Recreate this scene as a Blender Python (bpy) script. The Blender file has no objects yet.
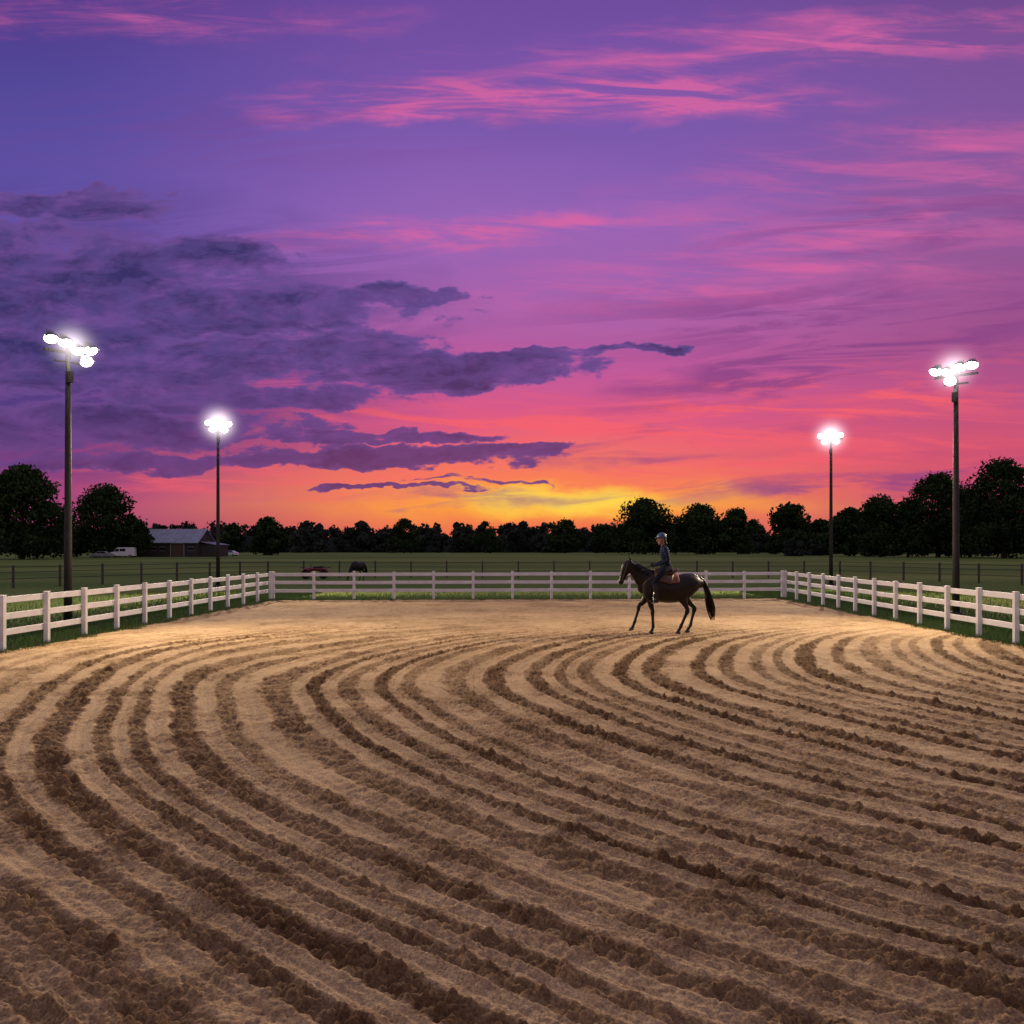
import bpy, bmesh, math, random
import numpy as np
from mathutils import Vector, Matrix
random.seed(4); RNG=np.random.default_rng(7)
sc=bpy.context.scene
sc.view_settings.view_transform='Standard'; sc.view_settings.look='None'; sc.view_settings.exposure=0; sc.view_settings.gamma=1
F=853.0; H=2.1; HZ=548.0
def gp(px,py):
    Y=H*F/(py-HZ); return ((px-512)/F*Y, Y)
def lin(c):
    return tuple(((v/255)/12.92 if v/255<=0.04045 else ((v/255+0.055)/1.055)**2.4) for v in c)+(1.0,)
# ---------------- helpers: nodes
def newmat(name):
    m=bpy.data.materials.new(name); m.use_nodes=True
    nt=m.node_tree; return m,nt,nt.nodes['Principled BSDF']
def setin(n,k,v):
    if k in n.inputs: n.inputs[k].default_value=v
def simple(name,col,rough=0.6,metal=0.0,var=0.25,scale=6.0,bump=0.0,spec=0.4,col2=None,bscale=None):
    m,nt,b=newmat(name)
    tc=nt.nodes.new('ShaderNodeTexCoord')
    no=nt.nodes.new('ShaderNodeTexNoise'); no.inputs['Scale'].default_value=scale; no.inputs['Detail'].default_value=3
    nt.links.new(tc.outputs['Object'],no.inputs['Vector'])
    r=nt.nodes.new('ShaderNodeValToRGB')
    c2=col2 or tuple(c*(1-var) for c in col)
    r.color_ramp.elements[0].position=0.3; r.color_ramp.elements[1].position=0.7
    r.color_ramp.elements[0].color=(*c2[:3],1); r.color_ramp.elements[1].color=(*col[:3],1)
    nt.links.new(no.outputs['Fac'],r.inputs['Fac']); nt.links.new(r.outputs['Color'],b.inputs['Base Color'])
    b.inputs['Roughness'].default_value=rough; b.inputs['Metallic'].default_value=metal
    setin(b,'Specular IOR Level',spec)
    if bump>0:
        n2=nt.nodes.new('ShaderNodeTexNoise'); n2.inputs['Scale'].default_value=bscale or scale*6; n2.inputs['Detail'].default_value=3
        nt.links.new(tc.outputs['Object'],n2.inputs['Vector'])
        bp=nt.nodes.new('ShaderNodeBump'); bp.inputs['Strength'].default_value=bump; bp.inputs['Distance'].default_value=0.02
        nt.links.new(n2.outputs['Fac'],bp.inputs['Height']); nt.links.new(bp.outputs['Normal'],b.inputs['Normal'])
    return m
def link(o,parent=None,mat=None):
    sc.collection.objects.link(o)
    if parent: o.parent=parent
    if mat: o.data.materials.append(mat)
    return o
def empty(name,loc=(0,0,0),rotz=0):
    e=bpy.data.objects.new(name,None); e.location=loc; e.rotation_euler[2]=rotz; e.empty_display_size=0.2
    sc.collection.objects.link(e); return e
def npmesh(name,verts,faces,attrs=None,smooth=False):
    verts=np.asarray(verts,dtype=np.float32); faces=np.asarray(faces,dtype=np.int32)
    me=bpy.data.meshes.new(name); n=faces.shape[1]
    me.vertices.add(len(verts)); me.vertices.foreach_set('co',verts.ravel())
    me.loops.add(faces.size); me.loops.foreach_set('vertex_index',faces.ravel())
    me.polygons.add(len(faces)); me.polygons.foreach_set('loop_start',np.arange(0,faces.size,n,dtype=np.int32))
    try: me.polygons.foreach_set('loop_total',np.full(len(faces),n,dtype=np.int32))
    except Exception: pass
    me.polygons.foreach_set('use_smooth',np.full(len(faces),smooth))
    me.update(calc_edges=True)
    if attrs:
        for k,v in attrs.items():
            a=me.attributes.new(k,'FLOAT','POINT'); a.data.foreach_set('value',np.asarray(v,dtype=np.float32))
    return bpy.data.objects.new(name,me)
def pymesh(name,verts,faces,smooth=False,recalc=True):
    me=bpy.data.meshes.new(name); me.from_pydata([tuple(v) for v in verts],[],faces); 
    if recalc:
        bm=bmesh.new(); bm.from_mesh(me); bmesh.ops.recalc_face_normals(bm,faces=bm.faces); bm.to_mesh(me); bm.free()
    for p in me.polygons: p.use_smooth=smooth
    me.update(); return bpy.data.objects.new(name,me)
def box(c,s,rz=0,M=None):
    hx,hy,hz=s[0]/2,s[1]/2,s[2]/2
    V=[Vector((x,y,z)) for x in(-hx,hx) for y in(-hy,hy) for z in(-hz,hz)]
    R=Matrix.Rotation(rz,3,'Z') if M is None else M
    V=[R@v+Vector(c) for v in V]
    Fc=[(0,1,3,2),(4,6,7,5),(0,4,5,1),(2,3,7,6),(0,2,6,4),(1,5,7,3)]
    return V,Fc
def join(parts):
    V=[];Fc=[]
    for v,f in parts:
        o=len(V); V+=list(v); Fc+=[tuple(i+o for i in q) for q in f]
    return V,Fc
def loft(pts,seg=14,sub=5,ref=(0,1,0),cap=True):
    P=np.array([p if len(p)==5 else (*p[:4],p[3]) for p in pts],dtype=float)
    n=len(P); out=[]
    for i in range(n-1):
        p0=P[max(i-1,0)];p1=P[i];p2=P[i+1];p3=P[min(i+2,n-1)]
        for k in range(sub):
            t=k/sub
            q=0.5*((2*p1)+(-p0+p2)*t+(2*p0-5*p1+4*p2-p3)*t*t+(-p0+3*p1-3*p2+p3)*t**3)
            q[3:]=np.maximum(q[3:],min(p1[3:].min(),p2[3:].min())*0.8)
            out.append(q)
    out.append(P[-1]); Q=np.array(out)
    T=np.gradient(Q[:,:3],axis=0); T/=np.linalg.norm(T,axis=1)[:,None]+1e-9
    ringC=[];ringA=[];ringB=[];ringT=[]
    def add(c,a,b,t): ringC.append(c);ringA.append(a);ringB.append(b);ringT.append(t)
    if cap:
        for ph in (80,55,28):
            s=math.sin(math.radians(ph));c=math.cos(math.radians(ph)); r=min(Q[0,3],Q[0,4])*0.8
            add(Q[0,:3]-T[0]*r*s,Q[0,3]*c,Q[0,4]*c,T[0])
    for i in range(len(Q)): add(Q[i,:3],Q[i,3],Q[i,4],T[i])
    if cap:
        for ph in (28,55,80):
            s=math.sin(math.radians(ph));c=math.cos(math.radians(ph)); r=min(Q[-1,3],Q[-1,4])*0.8
            add(Q[-1,:3]+T[-1]*r*s,Q[-1,3]*c,Q[-1,4]*c,T[-1])
    V=[];Fc=[]; ref=np.array(ref,float)
    for c,a,b,t in zip(ringC,ringA,ringB,ringT):
        L=ref-t*np.dot(ref,t); L/=np.linalg.norm(L)+1e-9; N=np.cross(L,t)
        for k in range(seg):
            th=2*math.pi*k/seg; V.append(c+a*math.cos(th)*N+b*math.sin(th)*L)
    m=len(ringC)
    for i in range(m-1):
        for k in range(seg):
            k2=(k+1)%seg; Fc.append((i*seg+k,i*seg+k2,(i+1)*seg+k2,(i+1)*seg+k))
    Fc.append(tuple(range(seg))[::-1]); Fc.append(tuple((m-1)*seg+k for k in range(seg)))
    return V,Fc
def organic(name,parts,parent,mat,vox=0.012,smooth=4):
    V,Fc=join(parts); o=pymesh(name,V,Fc,True); link(o,parent,mat)
    m=o.modifiers.new('remesh','REMESH'); m.mode='VOXEL'; m.voxel_size=vox; m.use_smooth_shade=True
    s=o.modifiers.new('sm','SMOOTH'); s.factor=0.5; s.iterations=smooth
    return o
def solid(name,parts,parent,mat,smooth=False,bevel=0):
    V,Fc=join(parts); o=pymesh(name,V,Fc,smooth); link(o,parent,mat)
    if bevel:
        m=o.modifiers.new('b','BEVEL'); m.width=bevel; m.segments=2
    return o
# ---------------- numpy noise
TB=[RNG.random((256,256)) for _ in range(8)]
def vn(x,y,s=0):
    T=TB[s%8]; xi=np.floor(x).astype(np.int64); yi=np.floor(y).astype(np.int64)
    fx=x-xi; fy=y-yi; fx=fx*fx*(3-2*fx); fy=fy*fy*(3-2*fy)
    a=T[xi&255,yi&255];b=T[(xi+1)&255,yi&255];c=T[xi&255,(yi+1)&255];d=T[(xi+1)&255,(yi+1)&255]
    return (a*(1-fx)+b*fx)*(1-fy)+(c*(1-fx)+d*fx)*fy
def fbm(x,y,oct=4,s=0):
    r=0;a=0.5;t=0
    for i in range(oct):
        r=r+a*vn(x*2**i+13.7*i,y*2**i+5.1*i,s+i); t+=a; a*=0.55
    return r/t
def lumps(x,y,cell,s=0,prob=0.7):
    X=x/cell;Y=y/cell; xi=np.floor(X).astype(np.int64); yi=np.floor(Y).astype(np.int64); out=np.zeros_like(x)
    for dx in(-1,0,1):
        for dy in(-1,0,1):
            i=(xi+dx)&255;j=(yi+dy)&255
            jx=TB[s%8][i,j]; jy=TB[(s+1)%8][i,j]; r=0.3+0.55*TB[(s+2)%8][i,j]; am=TB[(s+3)%8][i,j]
            ex=TB[(s+4)%8][i,j]
            ddx=X-(xi+dx+jx); ddy=Y-(yi+dy+jy)
            ddx2=ddx*(0.8+0.5*ex); ddy2=ddy*(1.3-0.5*ex)
            d=1-(ddx2**2+ddy2**2)/(r*r)
            out=np.maximum(out,np.where(am<prob,np.sqrt(np.maximum(d,0))*r*(0.5+am),0))
    return out*cell
def sst(a,b,x):
    t=np.clip((x-a)/(b-a),0,1); return t*t*(3-2*t)

# ================= WORLD =================
w=bpy.data.worlds.new('World'); sc.world=w; w.use_nodes=True; nt=w.node_tree; nt.nodes.clear()
L=nt.links
class S:
    def __init__(s,k): s.k=k
    def __add__(a,b): return mt('ADD',a,b)
    def __sub__(a,b): return mt('SUBTRACT',a,b)
    def __mul__(a,b): return mt('MULTIPLY',a,b)
    def __truediv__(a,b): return mt('DIVIDE',a,b)
    __radd__=lambda a,b: mt('ADD',b,a)
    __rmul__=lambda a,b: mt('MULTIPLY',b,a)
    __rsub__=lambda a,b: mt('SUBTRACT',b,a)
def mt(op,*a,clamp=False):
    n=nt.nodes.new('ShaderNodeMath'); n.operation=op; n.use_clamp=clamp
    for i,v in enumerate(a):
        if isinstance(v,S): L.new(v.k,n.inputs[i])
        else: n.inputs[i].default_value=v
    return S(n.outputs[0])
def ss(a,b,x,lo=0.0,hi=1.0):
    n=nt.nodes.new('ShaderNodeMapRange'); n.interpolation_type='SMOOTHSTEP'
    L.new(x.k,n.inputs['Value']); 
    n.inputs['From Min'].default_value=a; n.inputs['From Max'].default_value=b
    n.inputs['To Min'].default_value=lo; n.inputs['To Max'].default_value=hi
    return S(n.outputs['Result'])
def comb(x,y,z=0.0):
    n=nt.nodes.new('ShaderNodeCombineXYZ')
    for i,v in enumerate((x,y,z)):
        if isinstance(v,S): L.new(v.k,n.inputs[i])
        else: n.inputs[i].default_value=v
    return S(n.outputs[0])
def noise(vec,scale,detail=5,rough=0.55,dist=0.0,sx=1,sy=1,off=(0,0,0),rot=0):
    mp=nt.nodes.new('ShaderNodeMapping'); L.new(vec.k,mp.inputs['Vector'])
    mp.inputs['Scale'].default_value=(sx,sy,1); mp.inputs['Location'].default_value=off; 
    if rot:
        m0=nt.nodes.new('ShaderNodeMapping'); L.new(vec.k,m0.inputs['Vector']); m0.inputs['Rotation'].default_value=(0,0,rot); L.new(m0.outputs[0],mp.inputs['Vector'])
    n=nt.nodes.new('ShaderNodeTexNoise'); n.noise_dimensions='2D'; L.new(mp.outputs[0],n.inputs['Vector'])
    n.inputs['Scale'].default_value=scale; n.inputs['Detail'].default_value=detail; n.inputs['Roughness'].default_value=rough; n.inputs['Distortion'].default_value=dist
    return S(n.outputs['Fac'])
def blob(vec,px,py,rx,ry,rot=0,quad=False):
    U0=(px-512)/F; V0=(HZ-py)/F
    mp=nt.nodes.new('ShaderNodeMapping'); mp.vector_type='TEXTURE'; L.new(vec.k,mp.inputs['Vector'])
    mp.inputs['Location'].default_value=(U0,V0,0); mp.inputs['Rotation'].default_value=(0,0,math.radians(rot)); mp.inputs['Scale'].default_value=(rx/F,ry/F,1)
    g=nt.nodes.new('ShaderNodeTexGradient'); g.gradient_type='QUADRATIC_SPHERE' if quad else 'SPHERICAL'
    L.new(mp.outputs[0],g.inputs['Vector']); return S(g.outputs['Fac'])
def mix(f,a,b,mode='MIX'):
    n=nt.nodes.new('ShaderNodeMixRGB'); n.blend_type=mode
    for i,v in enumerate((f,a,b)):
        if isinstance(v,S): L.new(v.k,n.inputs[i])
        else: n.inputs[i].default_value=v
    return S(n.outputs[0])
def ramp(x,keys):
    n=nt.nodes.new('ShaderNodeValToRGB'); L.new(x.k,n.inputs['Fac']); e=n.color_ramp.elements
    ks=sorted([((HZ-p)/F/0.72,c) for p,c in keys])
    while len(e)<len(ks): e.new(0.5)
    for el,(p,c) in zip(e,ks): el.position=max(0,min(1,p)); el.color=lin(c)
    return S(n.outputs['Color'])
tc=nt.nodes.new('ShaderNodeTexCoord'); sx=nt.nodes.new('ShaderNodeSeparateXYZ'); L.new(tc.outputs['Generated'],sx.inputs[0])
x=S(sx.outputs[0]);y=S(sx.outputs[1]);z=S(sx.outputs[2])
AZ=mt('ARCTAN2',x,y); EL=z
yc=mt('MAXIMUM',y,0.15)
U=x/yc; V=mt('MINIMUM',mt('MAXIMUM',z/yc,0.0),2.5)
P0=comb(U,V,0.0)
wn1=noise(P0,9,4,0.6,0,1,2.2,(3,1,0)); wn2=noise(P0,9,4,0.6,0,1,2.2,(9,7,4))
Uw=U+(wn1-0.5)*0.16; Vw=V+(wn2-0.5)*0.045
P=comb(Uw,Vw,0.0)
slow=noise(P0,2.5,2,0.5,0,1,3.0,(1,2,3))
f=mt('MINIMUM',(V+(slow-0.5)*0.05)/0.72,1.0)
cen=ramp(f,[(548,(206,88,98)),(530,(236,112,82)),(508,(246,140,76)),(485,(246,122,90)),(455,(236,100,114)),(415,(216,90,136)),(370,(190,90,155)),(310,(168,98,170)),(220,(148,100,182)),(120,(122,88,172)),(0,(112,76,158))])
lef=ramp(f,[(548,(125,62,105)),(500,(172,70,122)),(470,(152,68,125)),(430,(108,64,128)),(350,(90,70,142)),(220,(100,82,166)),(100,(84,74,156)),(0,(80,60,138))])
rig=ramp(f,[(548,(178,75,105)),(500,(200,78,110)),(440,(206,84,116)),(390,(184,82,132)),(330,(160,82,140)),(220,(142,88,152)),(100,(126,86,158)),(0,(112,74,142))])
col=mix(ss(0.05,0.58,mt('MULTIPLY',U,-1.0)),cen,lef)
col=mix(ss(0.10,0.62,U),col,rig)
g=blob(P,560,478,300,62); col=mix(g*0.45,col,lin((255,140,72)))
g=blob(P,580,502,300,28); col=mix(ss(0,0.9,g)*0.85,col,lin((255,172,58)))
g=blob(P,572,500,150,24); col=mix(ss(0,0.8,g)*0.95,col,lin((255,212,80)))
n1=noise(P0,3.6,6,0.62,0.5,1.1,8.5,(5,3,0),rot=math.radians(-3))
n2=noise(P0,3.8,6,0.62,0.4,1.2,13,(15,23,0),rot=math.radians(3))
w1=ss(0.42,0.66,n1); w2=ss(0.44,0.68,n2)
def addb(lst):
    t=None
    for b in lst:
        v=blob(P,*b[:4],b[5] if len(b)>5 else 0)*b[4]
        t=v if t is None else t+v
    return t
def maxb(lst):
    t=None
    for b in lst:
        v=mt('MINIMUM',blob(P,*b[:4],b[5] if len(b)>5 else 0)*2.2,1.0)*b[4]
        t=v if t is None else mt('MAXIMUM',t,v)
    return t
pk=addb([(550,98,350,30,1.6,0),(400,110,170,18,0.9,2),(700,96,160,18,1.1,-1),(450,234,250,24,1.6,2),(880,38,380,30,1.2,1),(600,62,300,20,.7,0),(140,18,320,26,.8,0),(860,230,340,110,0.8,6),(940,150,260,40,.5,4),(640,290,260,50,0.6,5)])
pk=mt('MINIMUM',pk*(w1*0.6+w2*0.75+0.06),1.0)
col=mix(pk*0.78,col,lin((220,102,162)))
pk2=addb([(840,405,330,45,1.2,6),(640,420,300,45,1.2,3),(940,450,260,40,0.9,3),(370,412,230,20,1.4,-3),(300,480,300,26,1.0,0),(120,475,200,20,0.7,0),(700,470,220,30,0.8,0)])
pk2=mt('MINIMUM',pk2*(w2*0.9+w1*0.35),1.0)
col=mix(pk2*0.85,col,lin((246,98,110)))
vb=addb([(900,330,330,60,1.3,8),(760,380,260,26,1.0,8),(960,470,240,30,0.9,4),(700,310,250,40,0.7,5),(930,220,300,40,.8,8),(800,490,260,20,0.8,0),(620,456,200,12,0.8,0),(720,432,200,12,0.7,4),(470,500,260,10,.9,0),(250,130,380,60,.35,0)])
n3=noise(P0,3.6,6,0.62,0.5,1.1,11,(31,3,0),rot=math.radians(-5))
vb=mt('MINIMUM',vb*ss(0.42,0.62,n3),1.0)
col=mix(vb*0.75,col,lin((130,66,132)))
cn=noise(P0,8.5,7,0.64,0.25,1.0,3.0,(2,11,0)); cn2=noise(P0,28,4,0.62,0.2,1.0,2.2,(7,1,5))
cl=maxb([(40,266,280,54,1.08),(200,257,125,34,1.0),(60,206,150,20,0.86),(115,193,90,10,0.82),(225,310,260,38,1.03,0),(40,320,240,52,1.02),(398,296,90,14,.96,-2),(80,367,270,42,.98),(295,352,210,28,.93),(440,370,220,24,1.05,2),(640,347,62,7,.97,2),(545,354,115,11,.97,3),(235,397,250,20,0.88),(60,428,270,32,.97),(240,425,160,15,0.87),(370,457,250,17,1.03,1),(515,450,95,7,.93),(120,462,230,16,.88),(400,491,140,4,.78),(490,483,95,3,.67),(350,436,190,9,.86)])
dens=cl+(cn-0.5)*2.1+(cn2-0.5)*0.7
dm=ss(0.40,0.72,dens)*mt('MINIMUM',cl*4.0,1.0)
core=ss(0.55,1.35,dens)
ccol=mix(core,lin((112,78,148)),lin((54,48,98)))
ccol=mix(ss(0.42,0.62,cn2)*0.45,ccol,lin((98,78,146)))
low=mt('SUBTRACT',1.0,ss(0.07,0.24,V))
ccol=mix(low*0.5,ccol,lin((106,54,106)))
veil=blob(P,30,340,470,170)*ss(0.33,0.58,n3)
col=mix(mt('MINIMUM',veil*1.5,0.75),col,lin((78,60,126)))
col=mix(dm*0.92,col,ccol)
bg=nt.nodes.new('ShaderNodeBackground'); L.new(col.k,bg.inputs['Color']); bg.inputs['Strength'].default_value=1.0
az=ss(0.75,1.15,mt('ABSOLUTE',AZ)); zen=ss(0.60,0.80,EL)
offm=mt('MAXIMUM',az,zen)
scol=mix(ss(0.0,0.6,EL),(0.36,0.22,0.26,1),(0.34,0.29,0.39,1))
bg2=nt.nodes.new('ShaderNodeBackground'); L.new(scol.k,bg2.inputs['Color']); bg2.inputs['Strength'].default_value=1.0
ms=nt.nodes.new('ShaderNodeMixShader'); L.new(offm.k,ms.inputs[0]); L.new(bg.outputs[0],ms.inputs[1]); L.new(bg2.outputs[0],ms.inputs[2])
out=nt.nodes.new('ShaderNodeOutputWorld'); L.new(ms.outputs[0],out.inputs['Surface'])
w.cycles.sampling_method='MANUAL'; w.cycles.sample_map_resolution=256

# ================= CAMERA =================
cd=bpy.data.cameras.new('camera'); cam=bpy.data.objects.new('camera',cd); sc.collection.objects.link(cam)
cam.location=(0,0,H); cam.rotation_euler=(math.radians(90),0,0); cd.sensor_width=36; cd.lens=F/1024*36; cd.shift_y=(HZ-512)/1024; cd.clip_end=9000; cd.clip_start=0.05
sc.camera=cam

# ================= GROUND (field) =================
m,gn,b=newmat('grass_field')
tcn=gn.nodes.new('ShaderNodeTexCoord')
def gnoise(scale,detail=5,sc3=(1,1,1)):
    mp=gn.nodes.new('ShaderNodeMapping'); mp.inputs['Scale'].default_value=sc3; gn.links.new(tcn.outputs['Object'],mp.inputs[0])
    n=gn.nodes.new('ShaderNodeTexNoise'); n.inputs['Scale'].default_value=scale; n.inputs['Detail'].default_value=detail; gn.links.new(mp.outputs[0],n.inputs['Vector']); return n.outputs['Fac']
r1=gn.nodes.new('ShaderNodeValToRGB'); gn.links.new(gnoise(0.045,6,(0.25,1,1)),r1.inputs[0])
r1.color_ramp.elements[0].position=0.38; r1.color_ramp.elements[1].position=0.64
r1.color_ramp.elements[0].color=(0.08,0.16,0.03,1); r1.color_ramp.elements[1].color=(0.21,0.27,0.07,1)
r2=gn.nodes.new('ShaderNodeValToRGB'); gn.links.new(gnoise(3,4),r2.inputs[0]); r2.color_ramp.elements[0].color=(0.4,0.45,0.35,1); r2.color_ramp.elements[1].color=(1.45,1.4,1.2,1)
mx=gn.nodes.new('ShaderNodeMixRGB'); mx.blend_type='MULTIPLY'; mx.inputs[0].default_value=1; gn.links.new(r1.outputs[0],mx.inputs[1]); gn.links.new(r2.outputs[0],mx.inputs[2]); gn.links.new(mx.outputs[0],b.inputs['Base Color'])
b.inputs['Roughness'].default_value=0.9; setin(b,'Specular IOR Level',0.1)
field_mat=m
g=pymesh('grass_field_ground',[(-5000,-300,-.06),(5000,-300,-.06),(5000,6000,-.06),(-5000,6000,-.06)],[(0,1,2,3)]); link(g,None,field_mat)

# ================= SAND ARENA =================
def XLf(Y): return -10.4+(Y-17.6)*0.6/17.0
def XRf(Y): return 11.08+(Y-18.46)*0.38/17.3
def Ybk(X): return 34.5+(X+9.8)*1.3/21.2
rows=[1.6]
while rows[-1]<35.0: rows.append(rows[-1]+0.0018*rows[-1]**1.2)
rows=np.array(rows); rows=1.6+(rows-1.6)*(35.0-1.6)/(rows[-1]-1.6)
a=2.6; t0=-math.asinh(10.5/a); t1=math.asinh(11.5/a); tt=np.linspace(t0,t1,1500)
X0=a*np.sinh(tt)
XX,YY=np.meshgrid(X0,rows)
XX=np.where(XX<0,XX*(-XLf(YY))/10.5,XX*XRf(YY)/11.5)
YY=YY+(YY/35.0)**4*(Ybk(XX)-35.0)
gy_=np.linspace(0,40,1600)
kk=np.hanning(81); kk/=kk.sum()
def tab(ys,vs): 
    g_=np.interp(gy_,ys,vs); return np.convolve(np.pad(g_,40,mode='edge'),kk,mode='valid')
gA=tab([0,1.5,3,3.88,4.3,5,6,7,8,9.84,12.6,15,17,19,21.5,24,28,36],[10.8,9.4,8.0,7.05,6.6,5.8,4.75,3.85,3.05,2.0,1.0,.30,0.05,.5,2.3,5.2,11,24])
gB=tab([0,1.5,3,3.88,4.3,5,6,7,8,9.84,12.6,14,15.3,17,18.5,20,21.3,24,28,36],[10.8,9.4,8.0,7.05,6.6,5.8,4.75,3.85,3.05,2.0,.95,.85,1.05,1.55,2.2,3.1,4.3,7.6,14,30])
FA=XX-np.interp(YY,gy_,gA); FB_=XX-np.interp(YY,gy_,gB)
wgt=sst(-7.5,-3.5,FA)
ww=(fbm(XX*0.18,YY*0.18,2,2)-0.5)*0.30
Fv=FA*(1-wgt)+FB_*wgt+ww
ds=np.sqrt(np.gradient(gA,gy_)**2+1); ssv=np.cumsum(ds)*(gy_[1]-gy_[0])
SS=np.interp(YY,gy_,ssv)
Fb=Fv+0.13*np.sin(Fv*1.9)+0.06*np.sin(Fv*4.9+1)
ph=Fb/0.56
fr=ph-np.floor(ph); bi=np.floor(ph).astype(int)
tn=fbm(SS*0.8,Fv*2,3,5)
e=0.32*(fbm(SS*3.2,Fv*6,4,1)-0.5)
rough=sst(0.38,0.52,fr+e)*(1-sst(0.86,0.98,fr+e))
bamp=0.50+0.68*TB[3][bi&255,7]
rough*=bamp*(0.55+0.9*tn)
outer=sst(-9.0,-7.8,Fv)
rough*=0.3+0.7*outer
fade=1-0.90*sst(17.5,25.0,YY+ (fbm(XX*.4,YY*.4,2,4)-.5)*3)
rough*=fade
rough=np.clip(rough,0,1.12)
n_f=fbm(XX*16,YY*16,4,0); n_m=fbm(XX*2.2,YY*2.2,4,3)
cl1=lumps(XX,YY,0.076,0,0.72); cl2=lumps(XX+3.3,YY+1.7,0.035,2,0.85)
cl3=lumps(XX+7.1,YY+4.2,0.13,4,0.25)
berm=np.exp(-((fr-0.40)/0.07)**2)+0.8*np.exp(-((fr-0.96)/0.05)**2)
lug=np.maximum(0,np.sin(SS*2*math.pi/0.15+np.abs(fr-0.7)*18))
lugm=np.where((bi%4==1)|(bi<=-13),1.0,0.35)
fine_lines=(np.sin(Fb*2*math.pi/0.093)*0.0038+np.sin(Fb*2*math.pi/0.187+1)*0.005)*(1-0.5*rough)*fade*(0.3+1.2*tn)
Z=(n_m-0.5)*0.024+(n_f-0.5)*0.018+fine_lines
Z+=berm*0.012*fade*(0.4+0.6*outer)*(0.6+0.8*tn)
Z+=rough*(-0.020+cl1*0.82+cl2*0.75+cl3*.40+(n_f-0.5)*0.042-0.024*lug*lugm)
patch=sst(.40,.66,fbm(XX*1.9+9,YY*1.9,4,1))
Z+=(1-rough)*(cl2*0.36+cl1*.15)*patch*(1-.5*sst(14,22,YY))
stray=sst(0.50,0.66,fbm(XX*1.3,YY*1.3,3,6))
Z+=stray*(cl2*0.45+cl1*0.35)*(0.5+0.5*(1-outer))*(1-.5*sst(14,22,YY))
hoof=lumps(XX+20,YY*0.8+9,0.30,1,0.55)
Z-=hoof*0.14*(0.3+0.7*sst(15,22,YY))*sst(.38,.58,fbm(XX*.7+4,YY*.7,3,1))
Z=np.clip(Z,-0.05,0.08)
edge=np.minimum(np.minimum(XX-XLf(YY),XRf(YY)-XX),Ybk(XX)-YY)
Z=np.where(edge<0.25,Z*np.clip(edge/0.25,0,1)-0.03*(1-np.clip(edge/0.25,0,1)),Z)
nr,nc=XX.shape
verts=np.stack([XX,YY,Z],-1).reshape(-1,3)
idx=np.arange(nr*nc).reshape(nr,nc)
faces=np.stack([idx[:-1,:-1],idx[:-1,1:],idx[1:,1:],idx[1:,:-1]],-1).reshape(-1,4)
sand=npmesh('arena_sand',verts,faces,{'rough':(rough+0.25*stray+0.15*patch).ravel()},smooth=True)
def sandmat():
    m,n,b=newmat('arena_sand'); k=n.links
    at=n.nodes.new('ShaderNodeAttribute'); at.attribute_name='rough'
    tc=n.nodes.new('ShaderNodeTexCoord')
    def nz(s,d=5,r=.6):
        q=n.nodes.new('ShaderNodeTexNoise'); q.inputs['Scale'].default_value=s; q.inputs['Detail'].default_value=d; q.inputs['Roughness'].default_value=r; k.new(tc.outputs['Object'],q.inputs['Vector']); return q.outputs['Fac']
    def ml(op,a,bb,clamp=False):
        q=n.nodes.new('ShaderNodeMath'); q.operation=op; q.use_clamp=clamp
        for i,v in enumerate((a,bb)):
            if isinstance(v,(int,float)): q.inputs[i].default_value=v
            else: k.new(v,q.inputs[i])
        return q.outputs[0]
    big=nz(0.35,2); mid=nz(5,5,.65); fin=nz(60,4,.8)
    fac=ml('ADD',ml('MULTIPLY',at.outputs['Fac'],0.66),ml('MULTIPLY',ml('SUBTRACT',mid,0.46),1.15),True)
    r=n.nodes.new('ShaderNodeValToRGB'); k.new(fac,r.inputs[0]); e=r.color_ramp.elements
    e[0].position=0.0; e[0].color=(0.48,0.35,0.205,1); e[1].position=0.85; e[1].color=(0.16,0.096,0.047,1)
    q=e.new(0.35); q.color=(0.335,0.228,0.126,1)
    r2=n.nodes.new('ShaderNodeValToRGB'); k.new(fin,r2.inputs[0]); r2.color_ramp.elements[0].position=.33; r2.color_ramp.elements[1].position=.68
    r2.color_ramp.elements[0].color=(0.40,0.37,0.34,1); r2.color_ramp.elements[1].color=(1.5,1.5,1.5,1)
    m1=n.nodes.new('ShaderNodeMixRGB'); m1.blend_type='MULTIPLY'; m1.inputs[0].default_value=1; k.new(r.outputs[0],m1.inputs[1]); k.new(r2.outputs[0],m1.inputs[2])
    r3=n.nodes.new('ShaderNodeValToRGB'); k.new(big,r3.inputs[0]); r3.color_ramp.elements[0].position=.35; r3.color_ramp.elements[1].position=.65
    r3.color_ramp.elements[0].color=(0.84,0.82,0.80,1); r3.color_ramp.elements[1].color=(1.08,1.06,1.04,1)
    m2=n.nodes.new('ShaderNodeMixRGB'); m2.blend_type='MULTIPLY'; m2.inputs[0].default_value=1; k.new(m1.outputs[0],m2.inputs[1]); k.new(r3.outputs[0],m2.inputs[2])
    k.new(m2.outputs[0],b.inputs['Base Color']); b.inputs['Roughness'].default_value=0.95; setin(b,'Specular IOR Level',0.12)
    bp=n.nodes.new('ShaderNodeBump'); bp.inputs['Strength'].default_value=1.0; bp.inputs['Distance'].default_value=0.014
    k.new(nz(42,4,.75),bp.inputs['Height']); k.new(bp.outputs[0],b.inputs['Normal'])
    return m
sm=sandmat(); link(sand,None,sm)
s2=pymesh('arena_sand_rear',[(-10.9,-25,-.03),(10.7,-25,-.03),(10.72,1.7,-.03),(-10.95,1.7,-.03)],[(0,1,2,3)]); link(s2,None,sm)

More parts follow.
